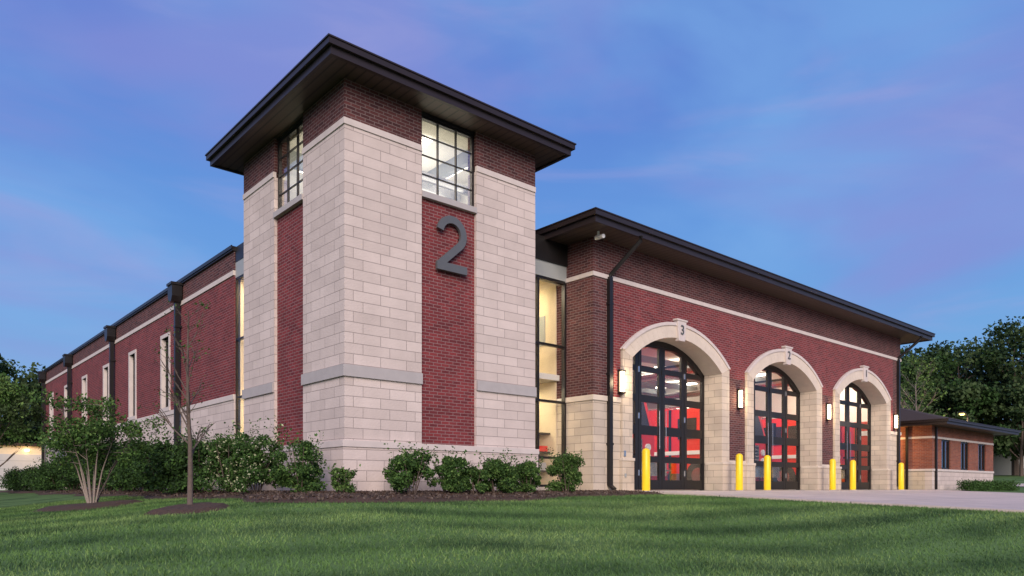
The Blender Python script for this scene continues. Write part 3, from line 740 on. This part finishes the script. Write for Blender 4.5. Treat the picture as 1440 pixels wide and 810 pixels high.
def branchy(b,base,height,r0,nb,spread,k,levels=2,zstart=.35,up=.8):
    tips=[]
    tr=[Vector(base)+Vector((random.uniform(-1,1)*.02*height*(i/6),random.uniform(-1,1)*.02*height*(i/6),height*i/6)) for i in range(7)]
    b.tube(tr,[r0*(1-.85*i/6) for i in range(7)],k,8)
    for i in range(nb):
        t=zstart+(1-zstart)*i/nb; j=t*6; p=tr[int(j)].lerp(tr[min(6,int(j)+1)],j-int(j))
        a=random.uniform(0,6.28); L=spread*(1.05-t*.6)*random.uniform(.7,1.1)
        d=Vector((math.cos(a),math.sin(a),up*random.uniform(.6,1.3))).normalized()
        q=p+d*L*.5+Vector((0,0,.04*L)); e_=p+d*L+Vector((0,0,.15*L)); r=r0*(1-.8*t)*.45
        b.tube([p,q,e_],[r,r*.6,r*.2],k,5); tips.append(e_); tips.append(q)
        for m_ in range(levels):
            a2=a+random.uniform(-1.1,1.1); d2=Vector((math.cos(a2),math.sin(a2),up*random.uniform(.4,1.4))).normalized(); s=p.lerp(e_,random.uniform(.35,.85)); e2=s+d2*L*random.uniform(.35,.55)
            b.tube([s,(s+e2)/2+Vector((0,0,.02*L)),e2],[r*.5,r*.35,r*.12],k,4); tips.append(e2)
    return tips
e=empty('young_tree',(-2.96,-.47,H(-2.96,-.47)))
b=MB(); tips=branchy(b,(0,0,0),3.15,.048,20,.85,'bark',4,.25,1.3); b.build('trunk_and_branches',e,smooth=True)
C=np.array([tuple(t) for t in tips]); P,_=clumpcloud(C,np.full(len(C),.10),260); npmesh('leaves',leaves(P,np.full(len(P),.05)),4,['leafB','leafE'],rng.integers(0,2,len(P)),e)
e=empty('serviceberry_tree',(-3.34,4.4,H(-3.34,4.4))); b=MB(); tips=[]
for i in range(10):
    a=2*math.pi*i/10+random.uniform(-.3,.3); R=random.uniform(.5,1.1); hh=random.uniform(1.4,2.1)
    p=[Vector((.06*math.cos(a),.06*math.sin(a),0)),Vector((R*.4*math.cos(a),R*.4*math.sin(a),hh*.45)),Vector((R*math.cos(a),R*math.sin(a),hh))]
    b.tube(p,[.02,.013,.005],'barkl',6); tips.append(p[2])
    for q in range(7):
        t=random.uniform(.2,1); s=p[1].lerp(p[2],t); a2=random.uniform(0,6.28); ee=s+Vector((math.cos(a2)*.38,math.sin(a2)*.38,random.uniform(-.05,.3))); b.tube([s,ee],[.007,.003],'barkl',4); tips.append(ee)
b.build('stems',e,smooth=True)
C=np.array([tuple(t) for t in tips]); P,_=clumpcloud(C,np.full(len(C),.24),9000); P=P[P[:,2]>.45]; npmesh('leaves',leaves(P,np.full(len(P),.065)),4,['leafB','leafC','leafA'],rng.choice(3,size=len(P),p=(.5,.2,.3)),e)

def bigtree(x,y,h,w,n,leaf,mats,trunk='bark',low=.25,p=None):
    z=H(x,y); nc=int(46); C=[];R=[]
    for i in range(nc):
        zz=rng.uniform(low,1)**.9; prof=math.sqrt(max(.05,1-((zz-.55)/.5)**2)); a=rng.uniform(0,2*np.pi); r=w*.5*prof*math.sqrt(rng.uniform(.15,1))
        C.append((r*math.cos(a),r*math.sin(a),zz*h*.93)); R.append(rng.uniform(.07,.15)*w+.03*h)
    P,idx=clumpcloud(np.array(C),np.array(R),n)
    p=p or [1/len(mats)]*len(mats)
    cm=rng.choice(len(mats),size=nc,p=p); mi=cm[idx]; mi=np.where(rng.uniform(size=n)<.25,rng.integers(0,len(mats),n),mi)
    b=MB(); branchy(b,(0,0,0),h*.85,h*.022,12,w*.45,trunk,2,.2,.9)
    return np.array((x,y,z)),leaves(P,np.full(n,leaf)),mi,b
def single(name,*a,**k):
    pos,Vv,mi,b=bigtree(*a,**k); e=empty(name,tuple(pos)); npmesh('crown',Vv,4,list(a[6]),mi,e); b.build('trunk',e)
DM=['leafD','leafE','leafA']
single('deciduous_tree',-2.6,49.5,10.3,8,12000,.30,['leafD','leafE','leafB'])
single('deciduous_tree',-8,48,10.5,8,10000,.32,['leafD','leafE','leafB'])
single('deciduous_tree',1.8,52,9.6,7.5,12000,.30,['leafD','leafE','leafA'])
single('deciduous_tree',6.5,60,9.6,9,9000,.32,['leafD','leafE','leafA'])
single('ornamental_tree',-2.7,25.0,5.0,3.6,9000,.13,['leafB','leafE','leafC'],low=.42,p=[.5,.35,.15])
parts=[];mis=[];tb=MB()
for (x,y,h,w) in [(70,22,12.5,10),(76,19,13.5,11),(80,14.5,14,11),(82,10,16.5,12),(86,5,17.5,13),(92,1,18,14),(72,27,13,11),(96,-6,17,14),(66,17,8.5,7),(90,17,16,12),(64,30,12,10),(74,13,9.5,8),(60,38,12,12),(78,8.5,9,7),(69,18,12.5,9),(73,22,13.5,10)]:
    pos,Vv,mi,b=bigtree(x,y,h,w,9000,.42,DM); parts.append(Vv+pos); mis.append(mi)
    o=len(tb.v); tb.v+=[(v[0]+pos[0],v[1]+pos[1],v[2]+pos[2]) for v in b.v]; tb.f+=[[i+o for i in f] for f in b.f]; tb.mi('bark'); tb.m+=[0]*len(b.f)
DT=empty('distant_trees'); npmesh('crowns',np.vstack(parts),4,DM,np.concatenate(mis),DT); tb.build('trunks',DT)
e=empty('bare_tree',(57,10.4,H(57,10.4))); b=MB(); tips=branchy(b,(0,0,0),9.3,.15,26,3.2,'barkl',5,.2,1.1); b.build('branches',e)
C=np.array([tuple(t) for t in tips]); P,_=clumpcloud(C,np.full(len(C),.6),1800); npmesh('leaves',leaves(P,np.full(len(P),.22)),4,['leafC','leafE'],rng.integers(0,2,len(P)),e)
parts=[];mis=[]
for i in range(10):
    pos,Vv,mi,b=bigtree(-14-i*9,62-i*4,10+rng.uniform(-1,2),11,4500,.5,DM); parts.append(Vv+pos); mis.append(mi)
TL=empty('treeline'); npmesh('crowns',np.vstack(parts),4,DM,np.concatenate(mis),TL)

# ---------------------------------------------------------------- sky & light
world=bpy.data.worlds.new('World'); scene.world=world; world.use_nodes=True; nt=world.node_tree; nt.nodes.clear()
out=N(nt,'ShaderNodeOutputWorld'); bg=N(nt,'ShaderNodeBackground'); nt.links.new(bg.outputs[0],out.inputs[0])
sky=N(nt,'ShaderNodeTexSky'); sky.sky_type='NISHITA'; sky.sun_disc=False; sky.sun_elevation=math.radians(4); sky.sun_rotation=math.radians(210.5)
tc=N(nt,'ShaderNodeTexCoord'); sp=N(nt,'ShaderNodeSeparateXYZ'); nt.links.new(tc.outputs['Generated'],sp.inputs[0])
rp=N(nt,'ShaderNodeValToRGB'); nt.links.new(sp.outputs[2],rp.inputs[0]); cr=rp.color_ramp
cr.elements[0].position=0.0; cr.elements[0].color=(.17,.37,.64,1)
cr.elements[1].position=.80; cr.elements[1].color=(.05,.11,.44,1)
for pos,c in ((.15,(.13,.34,.69)),(.32,(.10,.275,.68)),(.50,(.08,.18,.60))):
    el=cr.elements.new(pos); el.color=(*c,1)
def cloud(scale,rot,sc,lo,hi,mxv,det=5,seed=0,dist=.5):
    mp=N(nt,'ShaderNodeMapping'); mp.inputs['Scale'].default_value=scale; mp.inputs['Rotation'].default_value=rot; mp.inputs['Location'].default_value=(seed,seed*.7,0)
    nt.links.new(tc.outputs['Generated'],mp.inputs[0])
    no=N(nt,'ShaderNodeTexNoise'); no.inputs['Scale'].default_value=sc; no.inputs['Detail'].default_value=det; no.inputs['Roughness'].default_value=.5; no.inputs['Distortion'].default_value=dist
    nt.links.new(mp.outputs[0],no.inputs['Vector'])
    mr=N(nt,'ShaderNodeMapRange',interpolation_type='SMOOTHSTEP'); mr.inputs[1].default_value=lo; mr.inputs[2].default_value=hi; mr.inputs[3].default_value=0; mr.inputs[4].default_value=mxv
    nt.links.new(no.outputs['Fac'],mr.inputs[0]); return mr.outputs[0]
def blend(a,fac,c):
    mx=N(nt,'ShaderNodeMix',data_type='RGBA'); nt.links.new(fac,mx.inputs[0]); nt.links.new(a,mx.inputs[6]); mx.inputs[7].default_value=(*c,1); return mx.outputs[2]
c1=blend(rp.outputs[0],cloud((1,1,2.6),(.2,-.1,.3),1.7,.38,.68,.65,seed=3.1),(.19,.40,.77))
c2=blend(c1,cloud((1.2,1.2,4.0),(.35,-.15,.3),1.5,.40,.66,.75,5,seed=.4),(.21,.235,.62))
c3=blend(c2,cloud((1.0,1.6,6.5),(.45,-.3,.8),2.0,.50,.74,.40,7,seed=7.7,dist=.8),(.33,.33,.66))
sc=N(nt,'ShaderNodeVectorMath',operation='SCALE'); nt.links.new(sky.outputs[0],sc.inputs[0]); sc.inputs['Scale'].default_value=.025
ad=N(nt,'ShaderNodeVectorMath',operation='ADD'); nt.links.new(c3,ad.inputs[0]); nt.links.new(sc.outputs[0],ad.inputs[1])
nt.links.new(ad.outputs[0],bg.inputs[0]); bg.inputs['Strength'].default_value=1.0
sl=bpy.data.lights.new('sun','SUN'); sl.energy=4.3; sl.angle=math.radians(40); sl.color=(1,.84,.73)
so=bpy.data.objects.new('sun',sl); col.objects.link(so)
so.rotation_euler=Vector((-.66,-.85,.5)).to_track_quat('Z','Y').to_euler()

# ---------------------------------------------------------------- camera
cam=bpy.data.cameras.new('camera'); co=bpy.data.objects.new('camera',cam); col.objects.link(co)
co.location=(-6.79,-12.54,.08); co.rotation_euler=(math.pi/2,0,-math.atan2(.66,.7513))
cam.sensor_width=36; cam.lens=25.8; cam.shift_y=.195; cam.clip_start=.1; cam.clip_end=5000
scene.camera=co
